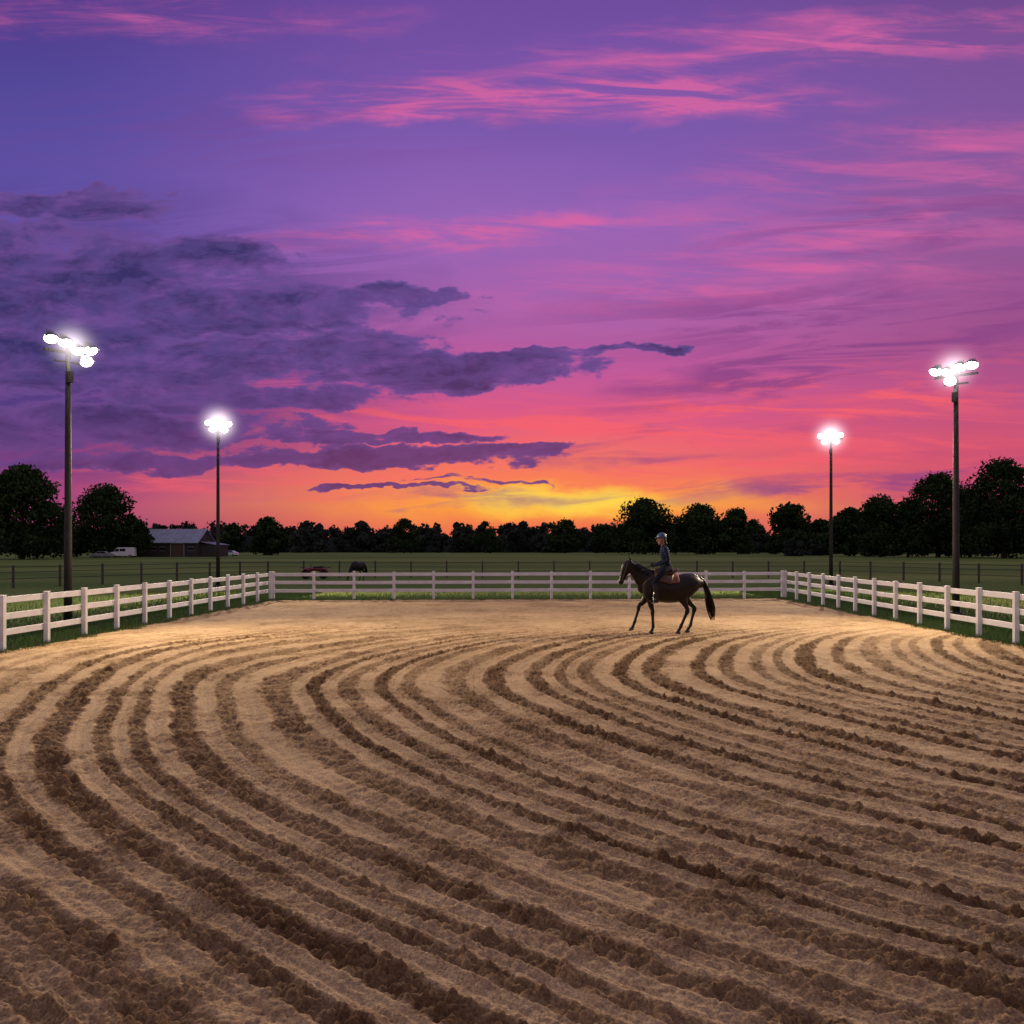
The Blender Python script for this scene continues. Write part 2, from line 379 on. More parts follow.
# ================= GRASS TUFTS =================
def blades(n,fx,hmin=.05,hmax=.13):
    x,y=fx(n); n=len(x)
    h=RNG.uniform(hmin,hmax,n); an=RNG.uniform(0,2*math.pi,n); wd=RNG.uniform(.006,.014,n); le=RNG.normal(0,.04,(n,2))
    dx=np.cos(an)*wd; dy=np.sin(an)*wd
    v=np.stack([np.stack([x-dx,y-dy,np.full(n,-.07)],-1),np.stack([x+dx,y+dy,np.full(n,-.07)],-1),np.stack([x+le[:,0],y+le[:,1],h-.03],-1)],1).reshape(-1,3)
    return v
def reg_left(n):
    y=RNG.uniform(9,42,n); d=RNG.exponential(1.8,n)-0.18-0.15*RNG.random(n)-0.22*vn(y*1.5,y*0,2); return XLf(y)-d,y
def reg_right(n):
    y=RNG.uniform(9,42,n); d=RNG.exponential(2.2,n)-0.18-0.15*RNG.random(n)-0.22*vn(y*1.5,y*0,3); return XRf(y)+d,y
def reg_back(n):
    x=RNG.uniform(-11,13,n); d=RNG.exponential(1.5,n)-0.15-0.2*vn(x*1.5,x*0,4); return x,Ybk(x)+d
gv=np.concatenate([blades(90000,reg_left),blades(100000,reg_right),blades(50000,reg_back,.04,.1)])
gf=np.arange(len(gv)).reshape(-1,3)
go=npmesh('grass',gv,gf,{'tone':np.repeat(RNG.random(len(gf)),3)})
gm,n_,b_=newmat('grass_blades'); at=n_.nodes.new('ShaderNodeAttribute'); at.attribute_name='tone'; rr=n_.nodes.new('ShaderNodeValToRGB'); n_.links.new(at.outputs['Fac'],rr.inputs[0]); rr.color_ramp.elements[0].color=(.025,.07,.01,1); rr.color_ramp.elements[1].color=(.085,.155,.03,1); n_.links.new(rr.outputs[0],b_.inputs['Base Color']); b_.inputs['Roughness'].default_value=.7
link(go,None,gm)

# ================= FENCES =================
white=simple('white_paint',(0.74,0.75,0.79),0.5,var=0.18,scale=3,bump=0.15)
def fence(name,p0,p1,outn,mat,spacing=1.55,h=1.13,rails=(0.36,0.69,1.02),pw=0.10,rh=0.13,rt=0.032,jit=0.008,z0=-.08):
    p0=Vector((*p0,0));p1=Vector((*p1,0)); d=(p1-p0); Ln=d.length; d.normalize(); rz=math.atan2(d.y,d.x); n=max(1,round(Ln/spacing)); o=Vector((*outn,0))
    parts=[]
    for i in range(n+1):
        p=p0+d*(Ln*i/n); hh=h+random.uniform(-jit,jit)*2
        parts.append(box((p.x,p.y,(hh+z0)/2),(pw,pw,hh-z0),rz+random.uniform(-.03,.03)))
        parts.append(box((p.x,p.y,hh+.008),(pw+.012,pw+.012,.018),rz))
        if i<n:
            q=p0+d*(Ln*(i+.5)/n)+o*(pw/2+rt/2+.003)
            for k,zr in enumerate(rails):
                dz=random.uniform(-jit,jit)
                parts.append(box((q.x,q.y,zr+dz),(Ln/n-.004,rt,rh),rz))
    return solid(name,parts,None,mat,bevel=0.005)
cl_=(XLf(34.6),34.6); cr_=(XRf(35.8),35.8)
fence('white_rail_fence',(XLf(34.6),34.6),(XLf(-6),-6),(-1,0),white)
fence('white_rail_fence.001',cr_,(XRf(-6),-6),(1,0),white)
fence('white_rail_fence.002',(cl_[0]+.12,cl_[1]+.01),(cr_[0]-.12,cr_[1]-.01),(0,1),white,spacing=1.6)
wood=simple('weathered_wood',(0.10,0.085,0.075),0.85,var=.5,scale=8,bump=.3)
def pf(name,a,b,sp=2.6): return fence(name,a,b,(0,-1),wood,spacing=sp,h=1.15,rails=(0.45,0.8,1.08),pw=0.10,rh=0.035,rt=0.02)
pf('paddock_fence',gp(-160,594),gp(268,577)); pf('paddock_fence.001',gp(268,577),gp(840,577)); pf('paddock_fence.002',gp(840,577),gp(1180,590))

# ================= LAMP POLES =================
polem=simple('pole_steel',(0.04,0.036,0.036),0.6,metal=0.2,var=.4,scale=5,bump=.1)
housem=simple('lamp_housing',(0.10,0.10,0.11),0.45,metal=0.6,var=.2)
em=bpy.data.materials.new('lamp_glass'); em.use_nodes=True; en=em.node_tree; en.nodes.clear()
e_=en.nodes.new('ShaderNodeEmission'); e_.inputs['Color'].default_value=(1,.93,.86,1); e_.inputs['Strength'].default_value=30; eo=en.nodes.new('ShaderNodeOutputMaterial'); en.links.new(e_.outputs[0],eo.inputs[0])
em.cycles.emission_sampling='NONE'
hm=bpy.data.materials.new('added_lamp_glow'); hm.use_nodes=True; hn=hm.node_tree; hn.nodes.clear()  # added glow: emissive sphere volume imitating lens bloom around each lamp head
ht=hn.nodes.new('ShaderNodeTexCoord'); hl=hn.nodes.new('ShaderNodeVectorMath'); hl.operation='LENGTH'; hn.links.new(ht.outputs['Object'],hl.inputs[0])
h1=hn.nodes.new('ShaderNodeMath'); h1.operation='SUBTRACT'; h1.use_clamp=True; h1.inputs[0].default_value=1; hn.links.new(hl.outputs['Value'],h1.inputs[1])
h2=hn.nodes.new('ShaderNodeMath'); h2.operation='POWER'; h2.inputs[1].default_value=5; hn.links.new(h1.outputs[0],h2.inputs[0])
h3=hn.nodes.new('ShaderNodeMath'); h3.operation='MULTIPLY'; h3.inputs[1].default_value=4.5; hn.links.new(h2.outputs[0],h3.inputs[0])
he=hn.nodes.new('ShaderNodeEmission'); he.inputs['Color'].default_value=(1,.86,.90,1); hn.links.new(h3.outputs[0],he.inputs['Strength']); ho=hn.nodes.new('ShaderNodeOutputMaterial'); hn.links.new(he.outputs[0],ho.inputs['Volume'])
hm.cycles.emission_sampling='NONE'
def tube(p0,p1,r0,r1,seg=12):
    return loft([(*p0,r0,r0),(*p1,r1,r1)],seg,3,ref=(0,1,0) if abs(p1[1]-p0[1])<abs(p1[2]-p0[2])+abs(p1[0]-p0[0]) else (1,0,0),cap=False)
def lamp(name,x,y,h,aim,power,halo,lay):
    e=empty(name,(x,y,0))
    solid('mast',[tube((0,0,-.1),(0,0,h+.1),.11,.065,16),tube((0,0,-.1),(0,0,.12),.2,.18,16)],e,polem,True)
    d=Vector((aim[0]-x,aim[1]-y,0)).normalized(); s=Vector((-d.y,d.x,0)); 
    parts=[]; glass=[]; hs=[]
    M0=Matrix((s,d,Vector((0,0,1)))).transposed()
    parts.append(box((0,0,h-.02),(1.25,.07,.07),M=M0)); parts.append(box((0,0,h-.28),(.7,.05,.05),M=M0))
    parts.append(box(tuple(d*.1+Vector((0,0,h-.7))),(.16,.12,.3),M=M0))
    SG=16
    for i,(u,zz) in enumerate(lay):
        c=s*u+Vector((0,0,h+zz))+d*.16
        tgt=Vector((aim[0]-x,aim[1]-y,-h))+s*(u*8)
        f_=(tgt-c).normalized(); sd=f_.cross(Vector((0,0,1))).normalized(); up=sd.cross(f_)
        M=Matrix((sd,f_,up)).transposed()
        V=[];Fc=[]; prof=[(-.20,.05),(-.14,.09),(-.03,.15),(.07,.185),(.085,.19)]
        for yy_,r_ in prof:
            for q in range(SG): t=2*math.pi*q/SG; V.append(c+M@Vector((r_*math.cos(t),yy_,r_*.88*math.sin(t))))
        for k in range(len(prof)-1):
            for q in range(SG): Fc.append((k*SG+q,k*SG+(q+1)%SG,(k+1)*SG+(q+1)%SG,(k+1)*SG+q))
        Fc.append(tuple(range(SG))); hs.append((V,Fc))
        for fi in range(5): hs.append(box(tuple(c+M@Vector((-.08+fi*.04,-.17,.02))),(.008,.08,.14),M=M))
        V=[];n_=7
        for yy_ in(.085,.20):
            for rr_ in(.192,.200):
                for q in range(n_): t=math.radians(35+110*q/(n_-1)); V.append(c+M@Vector((rr_*math.cos(t),yy_,rr_*.88*math.sin(t))))
        Fc=[]
        for q in range(n_-1):
            Fc+=[(q,q+1,2*n_+q+1,2*n_+q),(n_+q,3*n_+q,3*n_+q+1,n_+q+1),(q,n_+q,n_+q+1,q+1),(2*n_+q,2*n_+q+1,3*n_+q+1,3*n_+q)]
        hs.append((V,Fc))
        V=[];Fc=[]
        for yy_,r_ in((.06,.168),(.10,.165),(.125,.11)):
            for q in range(SG): t=2*math.pi*q/SG; V.append(c+M@Vector((r_*math.cos(t),yy_,r_*.88*math.sin(t))))
        for k in range(2):
            for q in range(SG): Fc.append((k*SG+q,k*SG+(q+1)%SG,(k+1)*SG+(q+1)%SG,(k+1)*SG+q))
        Fc+=[tuple(range(SG)),tuple(2*SG+q for q in range(SG))]
        glass.append((V,Fc))
        parts.append(box(tuple(c-d*.08+Vector((0,0,-.1 if zz>0 else .05))),(.05,.16,.18),M=M0))
    solid('crossarm',parts,e,polem); solid('floodlight_housing',hs,e,housem); solid('floodlight_glass',glass,e,em)
    ld=bpy.data.lights.new('floodlight','SPOT'); ld.energy=power; ld.spot_size=math.radians(135); ld.spot_blend=1.0; ld.shadow_soft_size=0.0; ld.color=(1,.78,.52)
    lo=bpy.data.objects.new('floodlight_beam',ld); lo.location=tuple(d*(halo*.85+.25)+Vector((0,0,h-halo*.5))); lo.rotation_euler=Vector((aim[0]-x,aim[1]-y,-h)).to_track_quat('-Z','Y').to_euler(); link(lo,e)
    bm=bmesh.new(); bmesh.ops.create_icosphere(bm,subdivisions=3,radius=1); me=bpy.data.meshes.new('added_lamp_glow'); bm.to_mesh(me); bm.free()
    hz=bpy.data.objects.new('added_lamp_glow',me); hz.scale=(halo,)*3; hz.location=tuple(d*.25+Vector((0,0,h+.13))); link(hz,e,hm)
def lpos(px,Y,pyl): return ((px-512)/F*Y,Y,(HZ-pyl)/F*Y+H)
aim=(0.6,13)
layA=[(-.52,.30),(-.16,.26),(.18,.10),(.52,.16),(.40,-.18)]
layB=[(.5,.26),(.16,.24),(-.18,.14),(-.52,.2),(-.1,-.16)]
layC=[(-.52,.2),(-.18,.24),(.16,.20),(.5,.2),(-.3,-.14),(.3,-.14)]
for nm,(px,Y,pyl),pw,ha,ly in [('floodlight_pole',(68,23.5,352),7600,1.15,layA),('floodlight_pole.001',(218,46,427),15000,1.8,layC),('floodlight_pole.002',(831,48,439),15000,1.7,layC),('floodlight_pole.003',(956,26.5,375),7800,1.2,layB)]:
    X_,Y_,h_=lpos(px,Y,pyl); lamp(nm,X_,Y_,h_,aim,pw,ha,ly)

# ================= TREES =================
def foliage(name,c1,c2):
    m,n,b=newmat(name); at=n.nodes.new('ShaderNodeAttribute'); at.attribute_name='tone'; r=n.nodes.new('ShaderNodeValToRGB'); n.links.new(at.outputs['Fac'],r.inputs[0])
    r.color_ramp.elements[0].color=(*c1,1); r.color_ramp.elements[1].color=(*c2,1); n.links.new(r.outputs[0],b.inputs['Base Color']); b.inputs['Roughness'].default_value=.9; setin(b,'Specular IOR Level',.05); return m
fol=foliage('tree_foliage',(.011,.024,.009),(.045,.078,.025)); folfar=foliage('far_foliage',(.02,.026,.024),(.045,.058,.045))  # far foliage is bluer: distance haze painted into its base colour
bark=simple('bark',(.05,.04,.03),.9,var=.4,scale=3,bump=.4)
def crown(cx,cy,z0,h,wd,nl,per,size,rng,flat=.6):
    C=[];T=[]
    for i in range(nl):
        u=rng.random(); 
        prof=math.sin(math.pi*min(1,max(0.06,(u*0.86+0.14)))**0.8)**flat
        an=rng.uniform(0,2*math.pi); rr=wd/2*prof*math.sqrt(rng.random())*0.80
        c=np.array([cx+rr*math.cos(an),cy+rr*math.sin(an),z0+h*(u*0.86+.06)])
        R=np.array([1,1,.75])*wd*rng.uniform(.10,.19)
        if c[2]+R[2]>z0+h: c[2]=z0+h-R[2]*rng.uniform(.9,1.2)
        d=rng.normal(size=(per,3)); d/=np.linalg.norm(d,axis=1)[:,None]
        rad=rng.random(per)**.35*rng.normal(1,.10,per)
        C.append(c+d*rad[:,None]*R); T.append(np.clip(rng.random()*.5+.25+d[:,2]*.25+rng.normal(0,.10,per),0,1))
    C=np.concatenate(C);T=np.concatenate(T); n=len(C)
    a=rng.normal(size=(n,3)); a/=np.linalg.norm(a,axis=1)[:,None]; b=np.cross(a,rng.normal(size=(n,3))); b/=np.linalg.norm(b,axis=1)[:,None]
    s=size*rng.uniform(.5,1.2,n)[:,None]
    v=np.stack([C-a*s,C+b*s*.6,C+a*s,C-b*s*.6],1).reshape(-1,3)
    return v,np.repeat(T,4)
tn_=[0]
def tree(px,base_py,top_py,wpx,seed,lobes=60,per=130,leaf=.38,low=.12):
    X_,Y_=gp(px,base_py); hh=(base_py-top_py)/F*Y_; wd=wpx/F*Y_
    nm='broadleaf_tree'+('' if tn_[0]==0 else '.%03d'%tn_[0]); tn_[0]+=1
    e=empty(nm,(X_,Y_,0)); rng=np.random.default_rng(seed)
    v,t=crown(0,0,hh*low,hh*(1-low),wd,lobes,per,leaf,rng)
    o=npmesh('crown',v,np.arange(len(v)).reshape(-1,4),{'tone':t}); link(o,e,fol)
    parts=[loft([(0,0,-.1,hh*.028),(0.1,0,hh*.25,hh*.02),(0,.1,hh*.55,hh*.012),(0,0,hh*.85,hh*.004)],10,4)]
    for i in range(7):
        an=rng.uniform(0,6.28); z_=hh*rng.uniform(.22,.5); r_=wd*.34
        parts.append(loft([(0,0,z_,hh*.01),(r_*.5*math.cos(an),r_*.5*math.sin(an),z_+hh*.12,hh*.006),(r_*math.cos(an),r_*math.sin(an),z_+hh*.26,hh*.003)],6,3,ref=(.3,.2,1)))
    solid('trunk',parts,e,bark,True)
T_=[(22,559,464,96,110),(-55,559,450,100,70),(106,557,484,78,80),(132,557,512,46,36),(66,557,512,50,36),(268,555,516,42,40),
 (645,554,497,78,90),(700,554,503,66,76),(738,554,508,52,50),(790,555,503,58,62),(822,555,519,40,36),(566,553,519,44,36),(404,553,518,36,30),(486,553,521,34,26),
 (850,556,508,50,50),(880,557,494,62,68),(938,557,471,86,110),(1004,558,457,96,120),(1080,558,450,100,70),(970,557,488,66,70),(908,557,500,52,50),(606,553,524,40,30),(232,555,524,30,24)]
for i,(px,b_,t_,w_,lb) in enumerate(T_):
    tree(px,b_,t_,w_,100+i,lobes=lb,leaf=.42 if b_>556 else .6,low=.03)
rng=np.random.default_rng(5); vs=[];ts=[]
def strip(Y,n,xr,h0,h1,hf,size,wr=(.85,1.5)):
    for i in range(n):
        X_=xr[0]+(xr[1]-xr[0])*(i+rng.uniform(-.6,.6))/n; y_=Y+rng.uniform(-18,18)
        hh=hf(X_/Y*F+512)*Y/F*rng.uniform(h0,h1); 
        v,t=crown(X_,y_,-.5,hh,hh*rng.uniform(*wr),16,40,size,rng,flat=.55); vs.append(v);ts.append(t)
strip(400,150,(-420,420),.62,1.22,lambda p: 26 if p<450 else (24 if p<620 else 29),1.1)
strip(330,60,(90,400),.6,1.05,lambda p: 26 if p<830 else 36,.9)
strip(640,150,(-650,650),.78,1.12,lambda p: 28 if p<600 else 26,1.7)
strip(260,22,(-330,-105),.7,1.05,lambda p: 33,.8)
strip(230,26,(75,260),.3,.55,lambda p: 36,.6)
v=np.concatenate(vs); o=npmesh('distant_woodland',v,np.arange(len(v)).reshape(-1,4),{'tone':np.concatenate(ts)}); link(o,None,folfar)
N=400; xs=np.linspace(-700,700,N); hb=5+4*vn(xs*.05,xs*0,1)+2*vn(xs*.25,xs*0,2)
vv=np.concatenate([np.stack([xs,np.full(N,415.),np.full(N,-.1)],-1),np.stack([xs,np.full(N,420.),hb],-1),np.stack([xs,np.full(N,440.),hb*.9],-1)])
ff=np.concatenate([np.stack([np.arange(N-1),np.arange(1,N),np.arange(1,N)+N,np.arange(N-1)+N],-1),np.stack([np.arange(N-1),np.arange(1,N),np.arange(1,N)+N,np.arange(N-1)+N],-1)+N])
o=npmesh('distant_hedge',vv,ff,{'tone':np.full(len(vv),.15)}); link(o,None,folfar)

# ================= BARN =================
bx,by=gp(176,556.5); k=by/F
e=empty('barn',(bx,by,0),math.radians(-6))
wallm=simple('barn_boards',(0.06,0.05,0.05),.85,var=.4,scale=1.5,bump=.2); roofm=simple('metal_roof',(0.30,0.34,0.44),.5,metal=.1,var=.3,scale=.8)
trimm=simple('trim',(0.4,0.4,0.42),.6); dark=simple('dark_glass',(.02,.022,.03),.15,spec=.6)
wx,wy,eh,rh=62*k,9.0,13*k+.4,27*k
hx=wx/2;hy=wy/2
V_=[(-hx,-hy,0),(hx,-hy,0),(hx,hy,0),(-hx,hy,0),(-hx,-hy,eh),(hx,-hy,eh),(hx,hy,eh),(-hx,hy,eh),(-hx,0,rh-.15),(hx,0,rh-.15)]
F_=[(0,1,5,4),(2,3,7,6),(1,2,6,9,5),(3,0,4,8,7),(4,5,9,8),(6,7,8,9),(0,3,2,1)]
o=pymesh('walls',V_,F_); link(o,e,wallm)
ov=.5; sl=(rh-eh)/hy
def slope(sgn):
    t=.12; y0=sgn*(hy+ov); z0=eh-sl*ov
    P_=[(-hx-ov,y0,z0),(hx+ov,y0,z0),(hx+ov,0,rh),(-hx-ov,0,rh)]
    V=[Vector(p) for p in P_]+[Vector(p)+Vector((0,0,t)) for p in P_]
    return V,[(0,1,2,3),(4,5,6,7),(0,1,5,4),(1,2,6,5),(2,3,7,6),(3,0,4,7)]
solid('roof',[slope(-1),slope(1)]+[box((-hx+j*1.1,-(hy+ov)/2,(eh-sl*ov+rh)/2+.14),(.06,math.hypot(hy+ov,rh-eh+sl*ov),.05),M=Matrix.Rotation(math.atan(sl),3,'X')) for j in range(1,int(wx/1.1)+1)],e,roofm)
solid('door',[box((hx*.35,-hy-.04,1.5),(3.2,.08,3.0)),],e,simple('door_boards',(.12,.08,.06),.8))
solid('door_frame',[box((hx*.35-1.7,-hy-.05,1.55),(.15,.1,3.1)),box((hx*.35+1.7,-hy-.05,1.55),(.15,.1,3.1)),box((hx*.35,-hy-.05,3.18),(3.6,.1,.15))],e,trimm)
solid('windows',[box((q,-hy-.03,1.9),(1.1,.06,.8)) for q in(-hx*.75,-hx*.45,-hx*.15,hx*.8)],e,dark)
solid('window_trim',[box((q,-hy-.05,1.9+s_*.45),(1.3,.1,.1)) for q in(-hx*.75,-hx*.45,-hx*.15,hx*.8) for s_ in(-1,1)],e,trimm)
solid('lean_to',[box((hx+2.0,.5,1.5),(3.9,7,3.0))],e,wallm); solid('lean_to_roof',[box((hx+2.1,.5,3.25),(4.3,7.6,.12),M=Matrix.Rotation(math.radians(10),3,'Y'))],e,roofm)

# ================= VEHICLES =================
def wheel(c,r,w,seg=18):
    V=[];Fc=[]
    rings=[(-w/2,.0),(-w/2,r*.85),(-w/2*.8,r),(w/2*.8,r),(w/2,r*.85),(w/2,.0)]
    for yy_,rr_ in rings[1:-1]:
        for k_ in range(seg): t=2*math.pi*k_/seg; V.append(Vector((c[0]+rr_*math.cos(t),c[1]+yy_,c[2]+rr_*math.sin(t))))
    for i in range(3):
        for k_ in range(seg): Fc.append((i*seg+k_,i*seg+(k_+1)%seg,(i+1)*seg+(k_+1)%seg,(i+1)*seg+k_))
    Fc.append(tuple(range(seg))); Fc.append(tuple(3*seg+k_ for k_ in range(seg)))
    return V,Fc
def extr(prof,w,inset=0):
    n=len(prof); V=[Vector((x_,-w/2+ (inset if z_>1.0 else 0),z_)) for x_,z_ in prof]+[Vector((x_,w/2-(inset if z_>1.0 else 0),z_)) for x_,z_ in prof]
    return V,[tuple(range(n)),tuple(range(2*n-1,n-1,-1))]+[(i,(i+1)%n,n+(i+1)%n,n+i) for i in range(n)]
tyre=simple('tyre',(.02,.02,.02),.8); wpaint=simple('white_car_paint',(.75,.76,.78),.25,var=.05); lampm=simple('lamp_plastic',(.5,.08,.05),.3)
redp=simple('red_paint',(.18,.02,.02),.35,var=.2)
def vehicle(name,x_,y_,rz,prof,wins,wd,wheels,paint,r=.34,inset=.1):
    e=empty(name,(x_,y_,-.05),rz)
    solid('body',[extr(prof,wd,inset)],e,paint,bevel=.05)
    solid('windows',[ (lambda V:(V,[(0,1,2,3),(4,7,6,5),(0,4,5,1),(1,5,6,2),(2,6,7,3),(3,7,4,0)]))([Vector((a_,s_*(wd/2-inset*.4),b__)) for s_ in(-1.02,1.02) for a_,b__ in q]) for q in wins],e,dark)
    solid('wheels',[wheel((a_,s_*(wd/2-.08),r),r,.22) for a_ in wheels for s_ in(-1,1)],e,tyre,True)
    solid('hubcaps',[wheel((a_,s_*(wd/2-.06),r),r*.55,.2) for a_ in wheels for s_ in(-1,1)],e,trimm,True)
    L_=max(p[0] for p in prof); solid('tail_lights',[box((L_-.02,s_*(wd/2-.2),.85),(.08,.25,.15)) for s_ in(-1,1)],e,lampm)
van=[(-2.7,.35),(-2.75,.85),(-2.45,1.15),(-1.75,1.3),(-1.25,2.1),(-.9,2.3),(2.6,2.3),(2.7,1.4),(2.7,.35)]
vehicle('parked_van',*gp(123,557.2),math.radians(12),van,[[(-1.6,1.35),(-.7,1.35),(-.7,2.0),(-1.2,2.0)],[(-.5,1.4),(.7,1.4),(.7,2.0),(-.5,2.0)]],2.0,(-1.8,1.7),wpaint)
car=[(-2.1,.3),(-2.15,.65),(-1.9,.85),(-1.0,.98),(-.45,1.42),(.9,1.45),(1.6,1.05),(2.1,.98),(2.15,.4),(2.1,.3)]
vehicle('parked_car',*gp(230,556.0),math.radians(-10),car,[[(-.85,1.02),(.1,1.02),(.1,1.36),(-.38,1.36)],[(.2,1.02),(1.35,1.02),(.85,1.38),(.2,1.38)]],1.75,(-1.35,1.35),wpaint,.31)
vehicle('parked_car.001',*gp(101,557.6),math.radians(5),car,[[(-.85,1.02),(.1,1.02),(.1,1.36),(-.38,1.36)],[(.2,1.02),(1.35,1.02),(.85,1.38),(.2,1.38)]],1.75,(-1.35,1.35),simple('silver_paint',(.3,.32,.36),.3),.31)
qx,qy=gp(315,578); e=empty('quad_bike',(qx,qy,-.05),math.radians(8))
solid('body',[loft([(-.75,0,.62,.10,.28),(-.35,0,.66,.14,.22),(0,0,.68,.13,.17),(.45,0,.64,.12,.22),(.8,0,.62,.08,.3)],12,4)],e,redp,True)
solid('mudguards',[loft([(a_-.3,s_*.42,.48,.03,.14),(a_,s_*.42,.68,.03,.16),(a_+.3,s_*.42,.50,.03,.14)],10,4) for a_ in(-.6,.6) for s_ in(-1,1)],e,redp,True)
solid('wheels',[wheel((a_,s_*.45,.28),.28,.24) for a_ in(-.6,.6) for s_ in(-1,1)],e,tyre,True)
solid('handlebar',[tube((-.35,0,.7),(-.25,0,.98),.02,.02),tube((-.25,-.36,1.0),(-.25,.36,1.0),.018,.018)],e,tyre,True)
solid('seat',[loft([(-.1,0,.80,.05,.14),(.25,0,.80,.06,.15),(.6,0,.84,.04,.13)],10,4)],e,tyre,True)
solid('rack',[box((.85,q_,.78),(.5,.03,.03)) for q_ in(-.25,0,.25)]+[box((-.85,q_,.78),(.3,.03,.03)) for q_ in(-.25,0,.25)],e,tyre)

# ================= HORSE =================
coat=simple('bay_coat',(.008,.005,.004),.42,var=.45,scale=3,spec=.3,bump=.05,bscale=60); hairm=simple('black_hair',(.006,.005,.005),.5,var=.3,scale=20,spec=.25); hoofm=simple('hoof',(.02,.018,.015),.5)
trunk=[(-.60,1.13,.15,.11),(-.50,1.14,.26,.19),(-.35,1.155,.35,.235),(-.15,1.145,.375,.265),(.10,1.085,.345,.295),(.35,1.11,.33,.29),(.58,1.20,.29,.275),(.76,1.23,.215,.225),(.86,1.23,.12,.14)]
def leg(pts,y): return loft([(x_,y+dy,z_,a_,b_) for x_,z_,a_,b_,dy in pts],12,5)
def fore(y,el,kn,fe,ho,s):
    mx=((el[0]*.5+kn[0]*.5),(el[1]*.5+kn[1]*.5))
    return [leg([(-.40,1.16,.17,.07,0),(-.42,1.0,.14,.085,0),(el[0],el[1],.10,.075,0),(mx[0],mx[1],.068,.060,0),(kn[0],kn[1]+.07,.048,.044,0),(kn[0],kn[1],.054,.049,0),(kn[0]*.82+fe[0]*.18,kn[1]*.82+fe[1]*.18,.040,.036,0),(kn[0]*.3+fe[0]*.7,kn[1]*.3+fe[1]*.7,.036,.032,0),(fe[0],fe[1],.044,.040,0),(fe[0]*.45+ho[0]*.55,fe[1]*.45+ho[1]*.55,.035,.035,0),(ho[0],ho[1],.047,.045,0)],y)]
def hind(y,st,hk,fe,ho):
    return [leg([(.62,1.22,.22,.10,0),(st[0]*.45+.58*.55,1.06,.20,.115,0),(st[0],st[1],.145,.10,0),(st[0]*.5+hk[0]*.5,st[1]*.5+hk[1]*.5+.02,.08,.062,0),(hk[0],hk[1]+.07,.052,.044,0),(hk[0],hk[1],.062,.048,0),(hk[0]*.8+fe[0]*.2,hk[1]*.8+fe[1]*.2,.045,.038,0),(hk[0]*.3+fe[0]*.7,hk[1]*.3+fe[1]*.7,.038,.034,0),(fe[0],fe[1],.047,.042,0),(fe[0]*.45+ho[0]*.55,fe[1]*.45+ho[1]*.55,.036,.036,0),(ho[0],ho[1],.049,.047,0)],y)]
def hoof(x_,y_,z_,tilt=0):
    V=[];seg=14
    for zz,r_,dx in((0,.066,-.02),(.035,.058,-.008),(.075,.047,.01)):
        for k_ in range(seg): t=2*math.pi*k_/seg; V.append(Vector((dx+r_*1.12*math.cos(t),r_*math.sin(t),zz)))
    Fc=[(i*seg+k_,i*seg+(k_+1)%seg,(i+1)*seg+(k_+1)%seg,(i+1)*seg+k_) for i in(0,1) for k_ in range(seg)]+[tuple(range(seg)),tuple(2*seg+k_ for k_ in range(seg))]
    R=Matrix.Rotation(tilt,3,'Y'); return [R@v+Vector((x_,y_,z_)) for v in V],Fc
def strand(p,r,seg=5): 
    n=len(p); return loft([(*q,r*(1-.75*i/(n-1))) for i,q in enumerate(p)],seg,3)
